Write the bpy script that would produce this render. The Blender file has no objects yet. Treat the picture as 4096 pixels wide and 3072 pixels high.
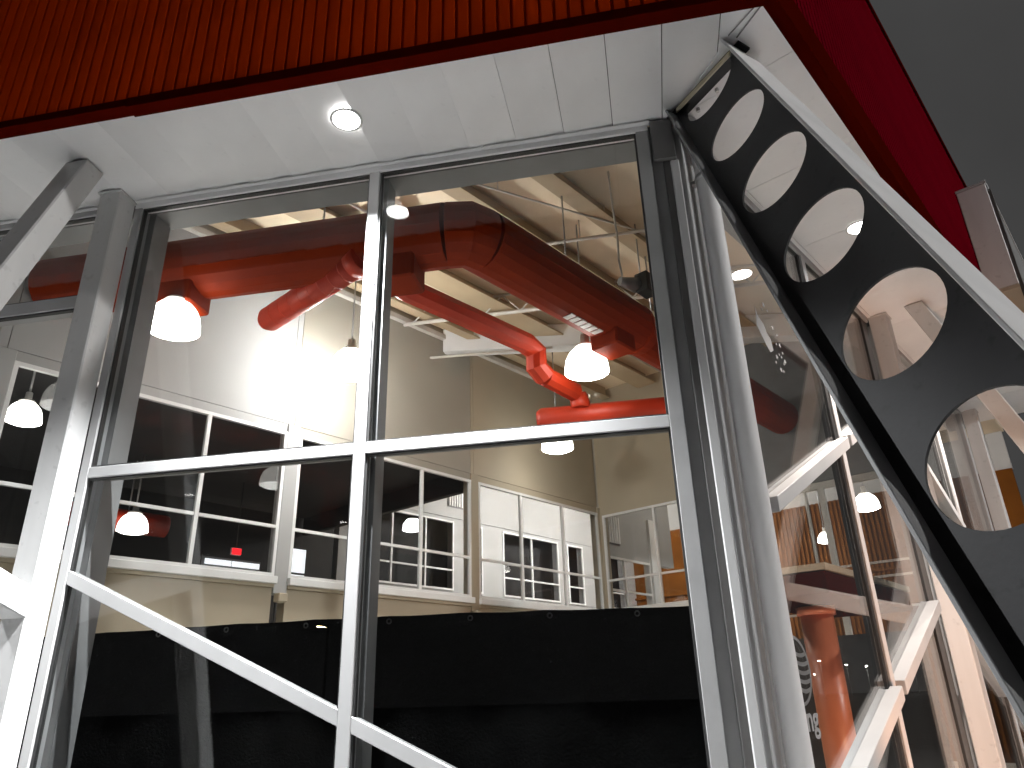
import bpy, bmesh, math, random
from mathutils import Vector, Matrix
random.seed(7)
SC = bpy.context.scene
COL = SC.collection

# ------------------------------------------------------------------ camera, sky, exposure
CAM_POS = Vector((0.0, -4.5, 1.6))
PITCH, ROLL, YAW = math.radians(23.147), math.radians(-1.7055), math.radians(-10.268)
cam_data = bpy.data.cameras.new('camera')
cam_data.sensor_fit = 'HORIZONTAL'
cam_data.sensor_width = 36.0
cam_data.lens = 36.0 * 2946.19 / 4096.0
cam_data.clip_start = 0.05
cam_data.clip_end = 1500.0
cam = bpy.data.objects.new('camera', cam_data)
COL.objects.link(cam)
fwd = Vector((math.sin(YAW) * math.cos(PITCH), math.cos(YAW) * math.cos(PITCH), math.sin(PITCH)))
r0 = Vector((math.cos(YAW), -math.sin(YAW), 0))
u0 = r0.cross(fwd)
rr = math.cos(ROLL) * r0 + math.sin(ROLL) * u0
uu = -math.sin(ROLL) * r0 + math.cos(ROLL) * u0
cam.matrix_world = Matrix(((rr.x, uu.x, -fwd.x, CAM_POS.x), (rr.y, uu.y, -fwd.y, CAM_POS.y),
                           (rr.z, uu.z, -fwd.z, CAM_POS.z), (0, 0, 0, 1)))
SC.camera = cam

world = bpy.data.worlds.new('World')
SC.world = world
world.use_nodes = True
wn = world.node_tree.nodes
bg = wn['Background']
bg.inputs['Color'].default_value = (1.0, 0.99, 0.985, 1)     # night cloud lit by the town, even grey
bg.inputs['Strength'].default_value = 0.05
_tc = wn.new('ShaderNodeTexCoord'); _nz = wn.new('ShaderNodeTexNoise'); _mr = wn.new('ShaderNodeMapRange')
_nz.inputs['Scale'].default_value = 2.2; _nz.inputs['Detail'].default_value = 5
_mr.inputs['From Min'].default_value = 0.3; _mr.inputs['From Max'].default_value = 0.7
_mr.inputs['To Min'].default_value = 0.040; _mr.inputs['To Max'].default_value = 0.060     # soft cloud
world.node_tree.links.new(_tc.outputs['Generated'], _nz.inputs['Vector'])
world.node_tree.links.new(_nz.outputs['Fac'], _mr.inputs['Value'])
world.node_tree.links.new(_mr.outputs['Result'], bg.inputs['Strength'])

SC.view_settings.view_transform = 'Standard'
SC.view_settings.look = 'None'
SC.view_settings.exposure = 0.0
SC.view_settings.gamma = 1.0
SC.view_settings.use_curve_mapping = False
SC.render.engine = 'CYCLES'
cy = SC.cycles
cy.use_denoising = True
cy.max_bounces = 8
cy.diffuse_bounces = 4
cy.glossy_bounces = 4
cy.transparent_max_bounces = 24
cy.transmission_bounces = 6
cy.sample_clamp_indirect = 6.0
cy.caustics_reflective = False
cy.caustics_refractive = False

DOWNLIGHT_W = 5600.0
BOWL = 32.0
FLOOD_W = 430.0
LOT_LAMP_W = 9000.0

# ------------------------------------------------------------------ frames of reference (metres)
Z = Vector((0, 0, 1))
K = Vector((0.46, 0.0, 0.0))                       # the glass corner
BD = Vector((0.51543, 0.85693, 0))                 # along the side facade, away from the corner
BN = Vector((0.85693, -0.51543, 0))                # its outward normal

def fa(x, off, z): return Vector((x, -off, z))      # front facade: x along, off outwards
def fb(s, off, z): return K + BD * s + BN * off + Z * z
def fi(s, t, z): return K + BD * s - BN * t + Z * z  # inside: t = distance behind the side facade

ZS = 5.576                                          # soffit height

# ------------------------------------------------------------------ materials
def new_mat(name):
    m = bpy.data.materials.new(name); m.use_nodes = True
    return m, m.node_tree, m.node_tree.nodes['Principled BSDF']

def paint(name, col, rough=0.5, metal=0.0, vary=0.08, scale=3.0, bump=0.02, spots=0.0, obj_vary=0.0, streak=False, spec=0.5):
    m, nt, p = new_mat(name)
    N, L = nt.nodes, nt.links
    tc = N.new('ShaderNodeTexCoord')
    mp = N.new('ShaderNodeMapping')
    if streak: mp.inputs['Scale'].default_value = (1, 1, 0.12)
    L.new(tc.outputs['Object'], mp.inputs['Vector'])
    nz = N.new('ShaderNodeTexNoise'); nz.inputs['Scale'].default_value = scale; nz.inputs['Detail'].default_value = 6
    L.new(mp.outputs['Vector'], nz.inputs['Vector'])
    mr = N.new('ShaderNodeMapRange'); mr.inputs['From Min'].default_value = 0.3; mr.inputs['From Max'].default_value = 0.7
    mr.inputs['To Min'].default_value = 1 - vary; mr.inputs['To Max'].default_value = 1 + vary
    L.new(nz.outputs['Fac'], mr.inputs['Value'])
    val = mr.outputs['Result']
    if obj_vary:
        oi = N.new('ShaderNodeObjectInfo')
        m2 = N.new('ShaderNodeMapRange'); m2.inputs['To Min'].default_value = 1 - obj_vary; m2.inputs['To Max'].default_value = 1 + obj_vary
        L.new(oi.outputs['Random'], m2.inputs['Value'])
        mu = N.new('ShaderNodeMath'); mu.operation = 'MULTIPLY'
        L.new(val, mu.inputs[0]); L.new(m2.outputs['Result'], mu.inputs[1]); val = mu.outputs[0]
    if spots:
        n2 = N.new('ShaderNodeTexNoise'); n2.inputs['Scale'].default_value = 14; n2.inputs['Detail'].default_value = 3
        L.new(tc.outputs['Object'], n2.inputs['Vector'])
        m3 = N.new('ShaderNodeMapRange'); m3.inputs['From Min'].default_value = 0.62; m3.inputs['From Max'].default_value = 0.72
        m3.inputs['To Min'].default_value = 1.0; m3.inputs['To Max'].default_value = 1 - spots
        L.new(n2.outputs['Fac'], m3.inputs['Value'])
        mu = N.new('ShaderNodeMath'); mu.operation = 'MULTIPLY'
        L.new(val, mu.inputs[0]); L.new(m3.outputs['Result'], mu.inputs[1]); val = mu.outputs[0]
    mix = N.new('ShaderNodeVectorMath'); mix.operation = 'SCALE'
    mix.inputs[0].default_value = col
    L.new(val, mix.inputs['Scale'])
    L.new(mix.outputs['Vector'], p.inputs['Base Color'])
    p.inputs['Roughness'].default_value = rough
    p.inputs['Metallic'].default_value = metal
    p.inputs['Specular IOR Level'].default_value = spec
    if bump:
        bn = N.new('ShaderNodeBump'); bn.inputs['Strength'].default_value = bump * 5; bn.inputs['Distance'].default_value = 0.01
        n3 = N.new('ShaderNodeTexNoise'); n3.inputs['Scale'].default_value = scale * 12; n3.inputs['Detail'].default_value = 4
        L.new(mp.outputs['Vector'], n3.inputs['Vector'])
        L.new(n3.outputs['Fac'], bn.inputs['Height']); L.new(bn.outputs['Normal'], p.inputs['Normal'])
    return m

def emit(name, col, strength):
    m, nt, p = new_mat(name)
    p.inputs['Base Color'].default_value = (*col, 1)
    p.inputs['Emission Color'].default_value = (*col, 1)
    p.inputs['Emission Strength'].default_value = strength
    return m

def glass_mat(name, tint=(0.95, 0.96, 0.96), f0=0.028):
    m = bpy.data.materials.new(name); m.use_nodes = True
    nt = m.node_tree; N, L = nt.nodes, nt.links
    N.remove(N['Principled BSDF'])
    out = N['Material Output']
    tr = N.new('ShaderNodeBsdfTransparent'); tr.inputs['Color'].default_value = (*tint, 1)
    gl = N.new('ShaderNodeBsdfGlossy'); gl.inputs['Roughness'].default_value = 0.0
    gl.inputs['Color'].default_value = (1, 1, 1, 1)
    geo = N.new('ShaderNodeNewGeometry')
    dot = N.new('ShaderNodeVectorMath'); dot.operation = 'DOT_PRODUCT'
    L.new(geo.outputs['Normal'], dot.inputs[0]); L.new(geo.outputs['Incoming'], dot.inputs[1])
    ab = N.new('ShaderNodeMath'); ab.operation = 'ABSOLUTE'; L.new(dot.outputs['Value'], ab.inputs[0])
    om = N.new('ShaderNodeMath'); om.operation = 'SUBTRACT'; om.inputs[0].default_value = 1.0; L.new(ab.outputs[0], om.inputs[1])
    pw = N.new('ShaderNodeMath'); pw.operation = 'POWER'; pw.inputs[1].default_value = 5.0; L.new(om.outputs[0], pw.inputs[0])
    ma = N.new('ShaderNodeMath'); ma.operation = 'MULTIPLY_ADD'; ma.inputs[1].default_value = 1 - f0; ma.inputs[2].default_value = f0
    L.new(pw.outputs[0], ma.inputs[0])
    mx = N.new('ShaderNodeMixShader')
    L.new(ma.outputs[0], mx.inputs['Fac']); L.new(tr.outputs[0], mx.inputs[1]); L.new(gl.outputs[0], mx.inputs[2])
    L.new(mx.outputs[0], out.inputs['Surface'])
    return m

M = {
    'soffit': paint('soffit_white_metal', (0.83, 0.83, 0.835), 0.5, vary=0.04, scale=2.0, bump=0.004, spots=0.05, obj_vary=0.08),
    'steel_white': paint('white_structural_paint', (0.56, 0.56, 0.555), 0.65, vary=0.11, scale=3.0, bump=0.004, spots=0.14, streak=True),
    'alu': paint('silver_grey_frame', (0.36, 0.36, 0.36), 0.6, vary=0.07, scale=2.5, bump=0, streak=True),
    'alu_shadowed': paint('shadowed_corner_jamb', (0.24, 0.24, 0.24), 0.5, vary=0.08, scale=4, bump=0),  # frame grey darkened to hold the beam's shadow on this jamb
    'pipe_white': paint('white_pipe_paint', (0.60, 0.60, 0.60), 0.6, vary=0.03, scale=2.0, bump=0, streak=True),
    'alu_mid': paint('mid_grey_frame', (0.17, 0.17, 0.17), 0.6, vary=0.10, scale=4, bump=0),
    'alu_dark': paint('dark_frame', (0.05, 0.048, 0.046), 0.5, vary=0.15, scale=4, bump=0),
    'gasket': paint('black_gasket', (0.012, 0.012, 0.012), 0.6, vary=0.1, bump=0),
    'beam_shaded': paint('shaded_beam_paint', (0.020, 0.020, 0.021), 0.7, vary=0.16, scale=3, bump=0.012, spots=0.45, spec=0.2),  # the pale beam paint with the web's shade put into its colour
    'beam_half_shaded': paint('shaded_flange_paint', (0.11, 0.11, 0.112), 0.65, vary=0.1, scale=3, bump=0.01, spec=0.3),  # same pale paint, darkened for shade on the inner flange
    'beam_white': paint('pale_beam_paint', (0.70, 0.70, 0.70), 0.5, vary=0.06, scale=3, bump=0.02),
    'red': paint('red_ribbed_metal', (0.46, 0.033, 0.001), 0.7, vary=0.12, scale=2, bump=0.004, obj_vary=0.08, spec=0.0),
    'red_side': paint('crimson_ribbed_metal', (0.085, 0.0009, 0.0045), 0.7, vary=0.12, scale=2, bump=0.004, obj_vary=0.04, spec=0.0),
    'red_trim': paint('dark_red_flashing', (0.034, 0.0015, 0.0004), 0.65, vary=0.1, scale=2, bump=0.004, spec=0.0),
    'duct_main': paint('dark_rust_duct_paint', (0.17, 0.016, 0.002), 0.55, vary=0.15, scale=1.2, bump=0.006, spec=0.08),
    'duct': paint('orange_red_duct_paint', (0.40, 0.024, 0.002), 0.5, vary=0.16, scale=1.8, bump=0.006),
    'wall': paint('white_plaster', (0.36, 0.357, 0.35), 0.7, vary=0.04, scale=1.4, bump=0.006),
    'wall_tan': paint('tan_plaster', (0.38, 0.325, 0.24), 0.7, vary=0.06, scale=1.4, bump=0.006),
    'wall_mid': paint('warm_grey_plaster', (0.32, 0.295, 0.25), 0.7, vary=0.05, scale=1.4, bump=0.006),
    'wall_dark': paint('dark_stand_in_paint', (0.035, 0.034, 0.034), 0.8, vary=0.1, bump=0),
    'deck': paint('tan_roof_liner', (0.74, 0.62, 0.45), 0.6, vary=0.12, scale=1.0, bump=0.06),
    'purlin': paint('tan_purlin', (0.40, 0.31, 0.20), 0.55, vary=0.1, scale=2),
    'conduit': paint('galvanised_conduit', (0.55, 0.52, 0.47), 0.4, vary=0.1, scale=6),
    'brown': paint('rust_brown_cladding', (0.115, 0.038, 0.004), 0.6, vary=0.15, scale=2, bump=0.01, spec=0.1),
    'white': paint('white_trim', (0.72, 0.72, 0.71), 0.5, vary=0.04, bump=0.004),
    'black_cloth': paint('black_mesh_fabric', (0.007, 0.007, 0.007), 0.75, vary=0.3, scale=5, bump=0.1, spec=0.02),
    'metal': paint('steel_fitting', (0.5, 0.5, 0.5), 0.3, metal=0.8, vary=0.1),
    'concrete': paint('concrete_paving', (0.62, 0.62, 0.62), 0.85, vary=0.15, scale=0.8, bump=0.06),
    'asphalt': paint('car_park_asphalt', (0.05, 0.05, 0.051), 0.85, vary=0.2, scale=0.8, bump=0.06),
    'floor': paint('polished_floor', (0.52, 0.49, 0.44), 0.4, vary=0.1, scale=0.8, bump=0.01),
    'column': paint('orange_column_paint', (0.52, 0.16, 0.075), 0.35, vary=0.08, scale=2, bump=0.01),
    'decal': paint('white_vinyl', (0.22, 0.22, 0.22), 0.5, vary=0.05, bump=0),
    'bowl': emit('lit_acrylic_lens', (1.0, 0.97, 0.92), BOWL),
    'bowl_dome': emit('lit_acrylic_dome', (1.0, 0.96, 0.89), 10.0),
    'bowl_bright': emit('lit_bright_acrylic_bowl', (1.0, 0.98, 0.95), 125.0),
    'bowl_mirrored': emit('mirrored_lamp_bowl', (1.0, 0.98, 0.96), 260.0),  # lamps of the added mirror-image room
    'bowl_added': emit('added_passage_lamp_bowl', (1.0, 0.96, 0.9), 30.0),  # unseen lamp added to brighten the wall past the end windows
    'bowl_mirrored_dim': emit('mirrored_dim_lamp_bowl', (1.0, 0.95, 0.88), 4.0),
    'lens': emit('lit_downlight_lens', (1.0, 0.985, 0.96), 28.0),
    'lens_pink': emit('lit_warm_downlight_lens', (1.0, 0.93, 0.89), 28.0),
    'exit': emit('lit_red_sign', (1.0, 0.02, 0.03), 1.6),
    'lit_white': emit('lit_white_window', (0.95, 0.97, 1.0), 1.3),
    'flood': emit('lit_floodlight_lens', (1.0, 0.72, 0.5), 6.0),
    'street': emit('lit_street_lamp', (1.0, 0.97, 0.9), 260.0),
    'street_warm': emit('lit_warm_street_lamp', (1.0, 0.72, 0.35), 160.0),
    'glass': glass_mat('clear_window_glass'),
    'glass_in': glass_mat('inner_window_glass', (0.92, 0.92, 0.92), 0.011),
    'shade': paint('frosted_lamp_cap', (0.75, 0.73, 0.7), 0.4, vary=0.03, bump=0),
}

# ------------------------------------------------------------------ object helpers
def tag(o, label=None, cat=None, group=None, kind=None):
    if label: o['label'] = label
    if cat: o['category'] = cat
    if group: o['group'] = group
    if kind: o['kind'] = kind
    return o

def thing(name, loc, label, cat, group=None):
    o = bpy.data.objects.new(name, None)
    o.empty_display_size = 0.2
    COL.objects.link(o); o.location = loc
    return tag(o, label, cat, group)

def wloc(o):
    v = Vector(o.location)
    while o.parent: o = o.parent; v = v + Vector(o.location)
    return v

def link(name, me, mat, parent=None, smooth=False):
    if mat is not None and not me.materials: me.materials.append(M[mat] if isinstance(mat, str) else mat)
    if smooth:
        for p in me.polygons: p.use_smooth = True
    c = Vector((0, 0, 0))
    n = len(me.vertices)
    for v in me.vertices: c += v.co
    c /= max(n, 1)
    me.transform(Matrix.Translation(-c))
    o = bpy.data.objects.new(name, me); COL.objects.link(o)
    if parent is not None:
        o.parent = parent; o.location = c - wloc(parent)
    else:
        o.location = c
    return o

def bm_mesh(bm, name):
    bmesh.ops.recalc_face_normals(bm, faces=bm.faces)
    me = bpy.data.meshes.new(name); bm.to_mesh(me); bm.free()
    return me

def add_obox(bm, o, ex, ey, ez):
    v = [bm.verts.new(o + ex * a + ey * b + ez * c) for c in (0, 1) for b in (0, 1) for a in (0, 1)]
    for f in ((0, 1, 3, 2), (4, 6, 7, 5), (0, 4, 5, 1), (2, 3, 7, 6), (0, 2, 6, 4), (1, 5, 7, 3)):
        bm.faces.new([v[i] for i in f])

def obox(name, o, ex, ey, ez, mat, parent=None, bev=0.0):
    bm = bmesh.new(); add_obox(bm, o, ex, ey, ez)
    if bev: bmesh.ops.bevel(bm, geom=list(bm.edges), offset=bev, segments=1, affect='EDGES')
    return link(name, bm_mesh(bm, name), mat, parent)

def fbox(F, name, a0, a1, o0, o1, z0, z1, mat, parent=None, bev=0.0):
    """box in a facade frame: along a0..a1, outward o0..o1, height z0..z1"""
    o = F(a0, o0, z0)
    return obox(name, o, F(a1, o0, z0) - o, F(a0, o1, z0) - o, F(a0, o0, z1) - o, mat, parent, bev)

def bar(name, p0, p1, side, w, d, mat, parent=None, bev=0.0):
    """straight bar from p0 to p1; w across along `side`, d along the third axis (both centred)"""
    ax = (p1 - p0)
    a = ax.normalized()
    sd = (side - a * side.dot(a)).normalized()
    th = a.cross(sd)
    o = p0 - sd * w / 2 - th * d / 2
    return obox(name, o, ax, sd * w, th * d, mat, parent, bev)

def clip(poly, n, c):
    """keep the part of a 2D polygon with n.p <= c"""
    out = []
    for i in range(len(poly)):
        p, q = poly[i], poly[(i + 1) % len(poly)]
        dp = n[0] * p[0] + n[1] * p[1] - c; dq = n[0] * q[0] + n[1] * q[1] - c
        if dp <= 1e-9: out.append(p)
        if (dp < -1e-9 and dq > 1e-9) or (dp > 1e-9 and dq < -1e-9):
            k = dp / (dp - dq); out.append((p[0] + (q[0] - p[0]) * k, p[1] + (q[1] - p[1]) * k))
    return out

def prism(name, pts, ext, mat, parent=None, bev=0.0):
    """flat polygon of 3D points extruded along ext"""
    bm = bmesh.new()
    a = [bm.verts.new(p) for p in pts]; b = [bm.verts.new(p + ext) for p in pts]
    bm.faces.new(a); bm.faces.new(b[::-1])
    n = len(pts)
    for i in range(n): bm.faces.new([a[i], b[i], b[(i + 1) % n], a[(i + 1) % n]])
    if bev: bmesh.ops.bevel(bm, geom=list(bm.edges), offset=bev, segments=1, affect='EDGES')
    return link(name, bm_mesh(bm, name), mat, parent)

def ring_frame(a, hint=Z):
    a = a.normalized()
    if abs(a.dot(hint)) > 0.95: hint = Vector((1, 0, 0))
    u = a.cross(hint).normalized(); v = u.cross(a).normalized()
    return u, v

def add_tube(bm, pts, rads, seg=20, caps=True, rot=0.0):
    rings = []
    n = len(pts)
    u = v = None
    for i, p in enumerate(pts):
        if i == 0: t = pts[1] - pts[0]
        elif i == n - 1: t = pts[-1] - pts[-2]
        else: t = (pts[i] - pts[i - 1]).normalized() + (pts[i + 1] - pts[i]).normalized()
        t = t.normalized()
        if u is None: u, v = ring_frame(t)
        else:
            u = (u - t * u.dot(t)).normalized(); v = u.cross(t).normalized()
        r = rads[i] if isinstance(rads, (list, tuple)) else rads
        rings.append([bm.verts.new(p + (u * math.cos(rot + 2 * math.pi * j / seg) + v * math.sin(rot + 2 * math.pi * j / seg)) * r) for j in range(seg)])
    for A, B in zip(rings, rings[1:]):
        for j in range(seg): bm.faces.new([A[j], A[(j + 1) % seg], B[(j + 1) % seg], B[j]])
    if caps:
        bm.faces.new(rings[0][::-1]); bm.faces.new(rings[-1])

def tube(name, pts, rads, mat, parent=None, seg=20, smooth=True, rot=0.0):
    bm = bmesh.new(); add_tube(bm, pts, rads, seg, True, rot)
    o = link(name, bm_mesh(bm, name), mat, parent)
    if smooth:
        for p in o.data.polygons: p.use_smooth = len(p.vertices) == 4
    return o

def lathe(name, prof, loc, mat, parent=None, seg=32, close=False):
    bm = bmesh.new()
    rings = []
    for r, z in prof:
        rings.append([bm.verts.new(loc + Vector((r * math.cos(2 * math.pi * j / seg), r * math.sin(2 * math.pi * j / seg), z))) for j in range(seg)])
    for A, B in zip(rings, rings[1:]):
        for j in range(seg): bm.faces.new([A[j], A[(j + 1) % seg], B[(j + 1) % seg], B[j]])
    if close:
        bm.faces.new(rings[0]); bm.faces.new(rings[-1])
    return link(name, bm_mesh(bm, name), mat, parent, smooth=True)

# ------------------------------------------------------------------ ground and floors
g = obox('ground', Vector((-250, -250, -0.2)), Vector((500, 0, 0)), Vector((0, 500, 0)), Vector((0, 0, 0.2)), 'asphalt')
tag(g, 'dark asphalt of the car park round the building', None, None, 'structure')
pvo = 3.3
hipx = 0.46 + 0.6 * pvo
pv_pts = [Vector((-12, 0.3, 0.004)), Vector((-12, -pvo, 0.004)), Vector((hipx, -pvo, 0.004)), fb(14, pvo * 1.03, 0.004), fb(14, -0.3, 0.004), fb(0.2, -0.3, 0.004)]
pv = prism('pavement', pv_pts, Vector((0, 0, 0.014)), 'concrete')
tag(pv, 'pale concrete pavement along the foot of the glass walls', None, None, 'structure')

def inside_poly(s0, s1, t0, t1, ymin):
    pts = [(s0, t0), (s1, t0), (s1, t1), (s0, t1)]
    # y = BD.y*s - BN.y*t >= ymin
    return clip(pts, (-BD.y, BN.y), -ymin)

pl_in = inside_poly(-9, 16.4, 0.36, 12.4, 0.36)
fl = prism('floor', [fi(s, t, 0.02) for s, t in pl_in], Vector((0, 0, 0.03)), 'floor')
tag(fl, 'smooth floor inside the glazed room', None, None, 'structure')
deck = prism('ceiling', [fi(s, t, 7.2) for s, t in pl_in], Vector((0, 0, 0.15)), 'deck')
tag(deck, 'tan insulated roof liner over the glazed room', None, None, 'structure')

# ------------------------------------------------------------------ soffits
SOF_L = -8.6
def soffit(F, label, a_lo, a_hi, depth, hipdir, first, pitch, tilt, gap):
    """panels across the eave; hipdir +1: corner at high a (front), -1: corner at low a (side)"""
    root = thing('eave_soffit', F((a_lo + a_hi) / 2, depth / 2, ZS), label, 'soffit')
    k = 0
    edges = []
    x = first
    while x > a_lo - 1.0: x -= pitch
    while x < a_hi + 1.0:
        edges.append(x); x += pitch
    hip_k = 0.6 / 1.0 if hipdir > 0 else 0.6 / 1.03
    for x0, x1 in zip(edges, edges[1:]):
        poly = [(x0 + gap, 0.0), (x1 - gap, 0.0), (x1 - gap, depth), (x0 + gap, depth)]
        if hipdir > 0: poly = clip(poly, (1, -hip_k), a_hi)
        else: poly = clip(poly, (-1, -hip_k), -a_lo)
        if len(poly) < 3: continue
        area = abs(sum(poly[i][0] * poly[(i + 1) % len(poly)][1] - poly[(i + 1) % len(poly)][0] * poly[i][1] for i in range(len(poly)))) / 2
        if area < 0.004: continue
        j = random.uniform(-0.0015, 0.0015)
        pts = [F(a, o, ZS + j + tilt * (a - x0) / pitch) for a, o in poly]
        prism('soffit_panel', pts, Vector((0, 0, 0.02)), 'soffit', root)
    # backing and inner trim
    return root

sofA = soffit(fa, 'white soffit of long panels over the front glass wall', SOF_L, 0.46, 1.0, 1, 0.40, 0.372, 0.018, 0.003)
sofB = soffit(fb, 'white soffit over the side facade, behind the round-holed beam', 0.0, 9.6, 1.03, -1, 1.20, 1.20, 0.003, 0.0006)
fbox(fa, 'backing', SOF_L, 0.40, 0.0, 0.985, ZS + 0.06, ZS + 0.09, 'alu_mid', sofA)
fbox(fb, 'backing', 0.02, 9.6, 0.0, 1.0, ZS + 0.06, ZS + 0.09, 'alu_mid', sofB)
fbox(fa, 'edge_trim', -0.98, 0.30, 0.005, 0.05, ZS - 0.014, ZS - 0.002, 'soffit', sofA)
fbox(fa, 'edge_trim', SOF_L, -0.995, 0.005, 0.045, ZS - 0.012, ZS - 0.002, 'soffit', sofA)
fbox(fb, 'edge_trim', 0.35, 9.6, 0.005, 0.05, ZS - 0.014, ZS - 0.002, 'soffit', sofB)
# two hip strips beyond the top of the beam
for d in (0.0, 0.055):
    p0 = Vector((0.83 + d, -0.72 + d * 0.55, ZS - 0.004)); p1 = Vector((1.03 + d * 0.4, -0.985 + d * 0.2, ZS - 0.004))
    bar('hip_strip', p0, p1, Vector((0.8, 0.6, 0)), 0.006, 0.006, 'alu_mid', sofA)

# ------------------------------------------------------------------ red fascias
def rib_mesh(h, w, dep, name, mat='red'):
    bm = bmesh.new()
    prof = [(0.0, 0.0), (w * 0.03, dep), (w * 0.80, dep), (w * 0.83, 0.0)]
    lo = [bm.verts.new(Vector((a, -o, 0))) for a, o in prof]; hi = [bm.verts.new(Vector((a, -o, h))) for a, o in prof]
    for i in range(3): bm.faces.new([lo[i], lo[i + 1], hi[i + 1], hi[i]])
    bm.faces.new(lo[::-1]); bm.faces.new(hi); bm.faces.new([lo[3], lo[0], hi[0], hi[3]])
    me = bm_mesh(bm, name); me.materials.append(M[mat])
    return me

FH = 8.9
fA = thing('ribbed_fascia', fa(-3, 1.0, ZS), 'dark red ribbed metal fascia above the front soffit', 'fascia')
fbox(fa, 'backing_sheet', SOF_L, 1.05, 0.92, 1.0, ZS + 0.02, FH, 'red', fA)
ribA = rib_mesh(FH - ZS - 0.06, 0.094, 0.022, 'fascia_rib_front')
x = 1.045 - 0.094
while x > -6.6:
    o = bpy.data.objects.new('rib', ribA); COL.objects.link(o); o.parent = fA
    o.location = fa(x, 1.0, ZS + 0.055) - wloc(fA); x -= 0.094
fbox(fa, 'flashing', SOF_L, -3.36, 0.93, 1.032, ZS - 0.018, ZS + 0.052, 'red_trim', fA, 0.003)
fbox(fa, 'flashing', -3.36, 1.06, 0.93, 1.036, ZS - 0.034, ZS + 0.052, 'red_trim', fA, 0.003)
fbox(fa, 'coping', SOF_L, 1.07, 0.85, 1.06, FH, FH + 0.08, 'red_trim', fA, 0.005)

fB = thing('ribbed_fascia', fb(3, 1.03, ZS), 'red metal fascia above the side soffit, running down to the right', 'fascia')
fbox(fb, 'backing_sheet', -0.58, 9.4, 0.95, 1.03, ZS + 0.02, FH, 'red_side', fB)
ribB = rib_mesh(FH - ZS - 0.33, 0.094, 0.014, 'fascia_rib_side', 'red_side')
s = -0.55
ang = math.atan2(BD.y, BD.x)
while s < 9.2:
    o = bpy.data.objects.new('rib', ribB); COL.objects.link(o); o.parent = fB
    o.location = fb(s, 1.03, ZS + 0.33) - wloc(fB); o.rotation_euler = (0, 0, ang); s += 0.094
fbox(fb, 'flashing', -0.60, 9.4, 0.96, 1.05, ZS - 0.03, ZS + 0.32, 'red_trim', fB, 0.003)
fbox(fb, 'coping', -0.60, 9.4, 0.88, 1.07, FH, FH + 0.08, 'red_trim', fB, 0.005)

# portal box at the far end of the red fascia
pb = thing('entrance_portal', fb(6.25, 1.2, 0), 'pale grey boxed portal end closing off the red side fascia', 'portal')
fbox(fb, 'side_panel', 6.25, 6.29, 1.055, 1.40, 6.25, 7.80, 'steel_white', pb, 0.006)
fbox(fb, 'top_cap', 6.24, 9.4, 1.05, 1.415, 7.80, 7.84, 'alu', pb, 0.004)
fbox(fb, 'front_panel', 6.29, 9.4, 1.37, 1.40, 6.25, 7.80, 'alu_mid', pb)
fbox(fb, 'underside', 6.25, 9.4, 1.06, 1.40, 6.20, 6.246, 'wall_tan', pb)
fbox(fb, 'corner_cap', 6.27, 6.40, 1.40, 1.44, 6.0, 7.70, 'alu_dark', pb)

# ------------------------------------------------------------------ glazed facades
GT = 0.012
def pane(F, poly, parent, off=-0.03):
    if len(poly) < 3: return
    pts = [F(a, off, z) for a, z in poly]
    ext = F(0, GT, 0) - F(0, 0, 0)
    prism('pane', pts, ext, 'glass', parent)

def split_line(p, q):
    """2D line through p,q as (n,c): n.x<=c is below/right"""
    dx, dz = q[0] - p[0], q[1] - p[1]
    l = math.hypot(dx, dz); n = (-dz / l, dx / l)
    return n, n[0] * p[0] + n[1] * p[1]

def brace(F, p, q, w, parent, o0=-0.075, o1=0.012, mat='alu', bev=0.004):
    dx, dz = q[0] - p[0], q[1] - p[1]
    l = math.hypot(dx, dz); nx, nz = -dz / l * w / 2, dx / l * w / 2
    # cut with vertical ends
    k = w / 2 / (dx / l) if abs(dx) > 1e-6 else 0
    pts = [(p[0], p[1] - k), (q[0], q[1] - k), (q[0], q[1] + k), (p[0], p[1] + k)]
    return prism('brace', [F(a, o0, z) for a, z in pts], F(0, o1 - o0, 0) - F(0, 0, 0), mat, parent, bev)

def gasket_rect(F, a0, a1, z0, z1, parent):
    w = 0.014
    for (b0, b1, c0, c1) in ((a0, a0 + w, z0, z1), (a1 - w, a1, z0, z1), (a0 + w, a1 - w, z0, z0 + w), (a0 + w, a1 - w, z1 - w, z1)):
        fbox(F, 'gasket', b0, b1, -0.044, -0.006, c0, c1, 'gasket', parent)

# --- front wall, main bay
wa = thing('glass_wall', fa(-1.9, 0, 0), 'tall front glass wall with one mullion, a transom and a sloping brace', 'glass wall')
Z0 = 0.12
fbox(fa, 'head_frame', -4.02, 0.285, -0.08, 0.015, 5.515, 5.572, 'soffit', wa, 0.003)
fbox(fa, 'jamb', -4.02, -3.952, -0.10, 0.013, Z0, 5.515, 'alu', wa, 0.003)
fbox(fa, 'jamb', 0.192, 0.285, -0.10, 0.013, Z0, 5.515, 'alu_shadowed', wa, 0.003)
fbox(fa, 'mullion', -1.920, -1.836, -0.10, 0.014, Z0, 5.515, 'alu', wa, 0.004)
fbox(fa, 'transom', -3.952, -1.920, -0.08, 0.010, 3.153, 3.232, 'alu', wa, 0.003)
fbox(fa, 'transom', -1.836, 0.192, -0.08, 0.010, 3.153, 3.232, 'alu', wa, 0.003)
fbox(fa, 'sill', -4.02, 0.285, -0.10, 0.03, 0.02, Z0, 'alu', wa, 0.003)
brace(fa, (-3.952, 2.452), (-1.920, 1.524), 0.085, wa, -0.08, 0.008)
brace(fa, (-1.836, 1.486), (0.192, 0.559), 0.085, wa, -0.08, 0.008)
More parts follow.
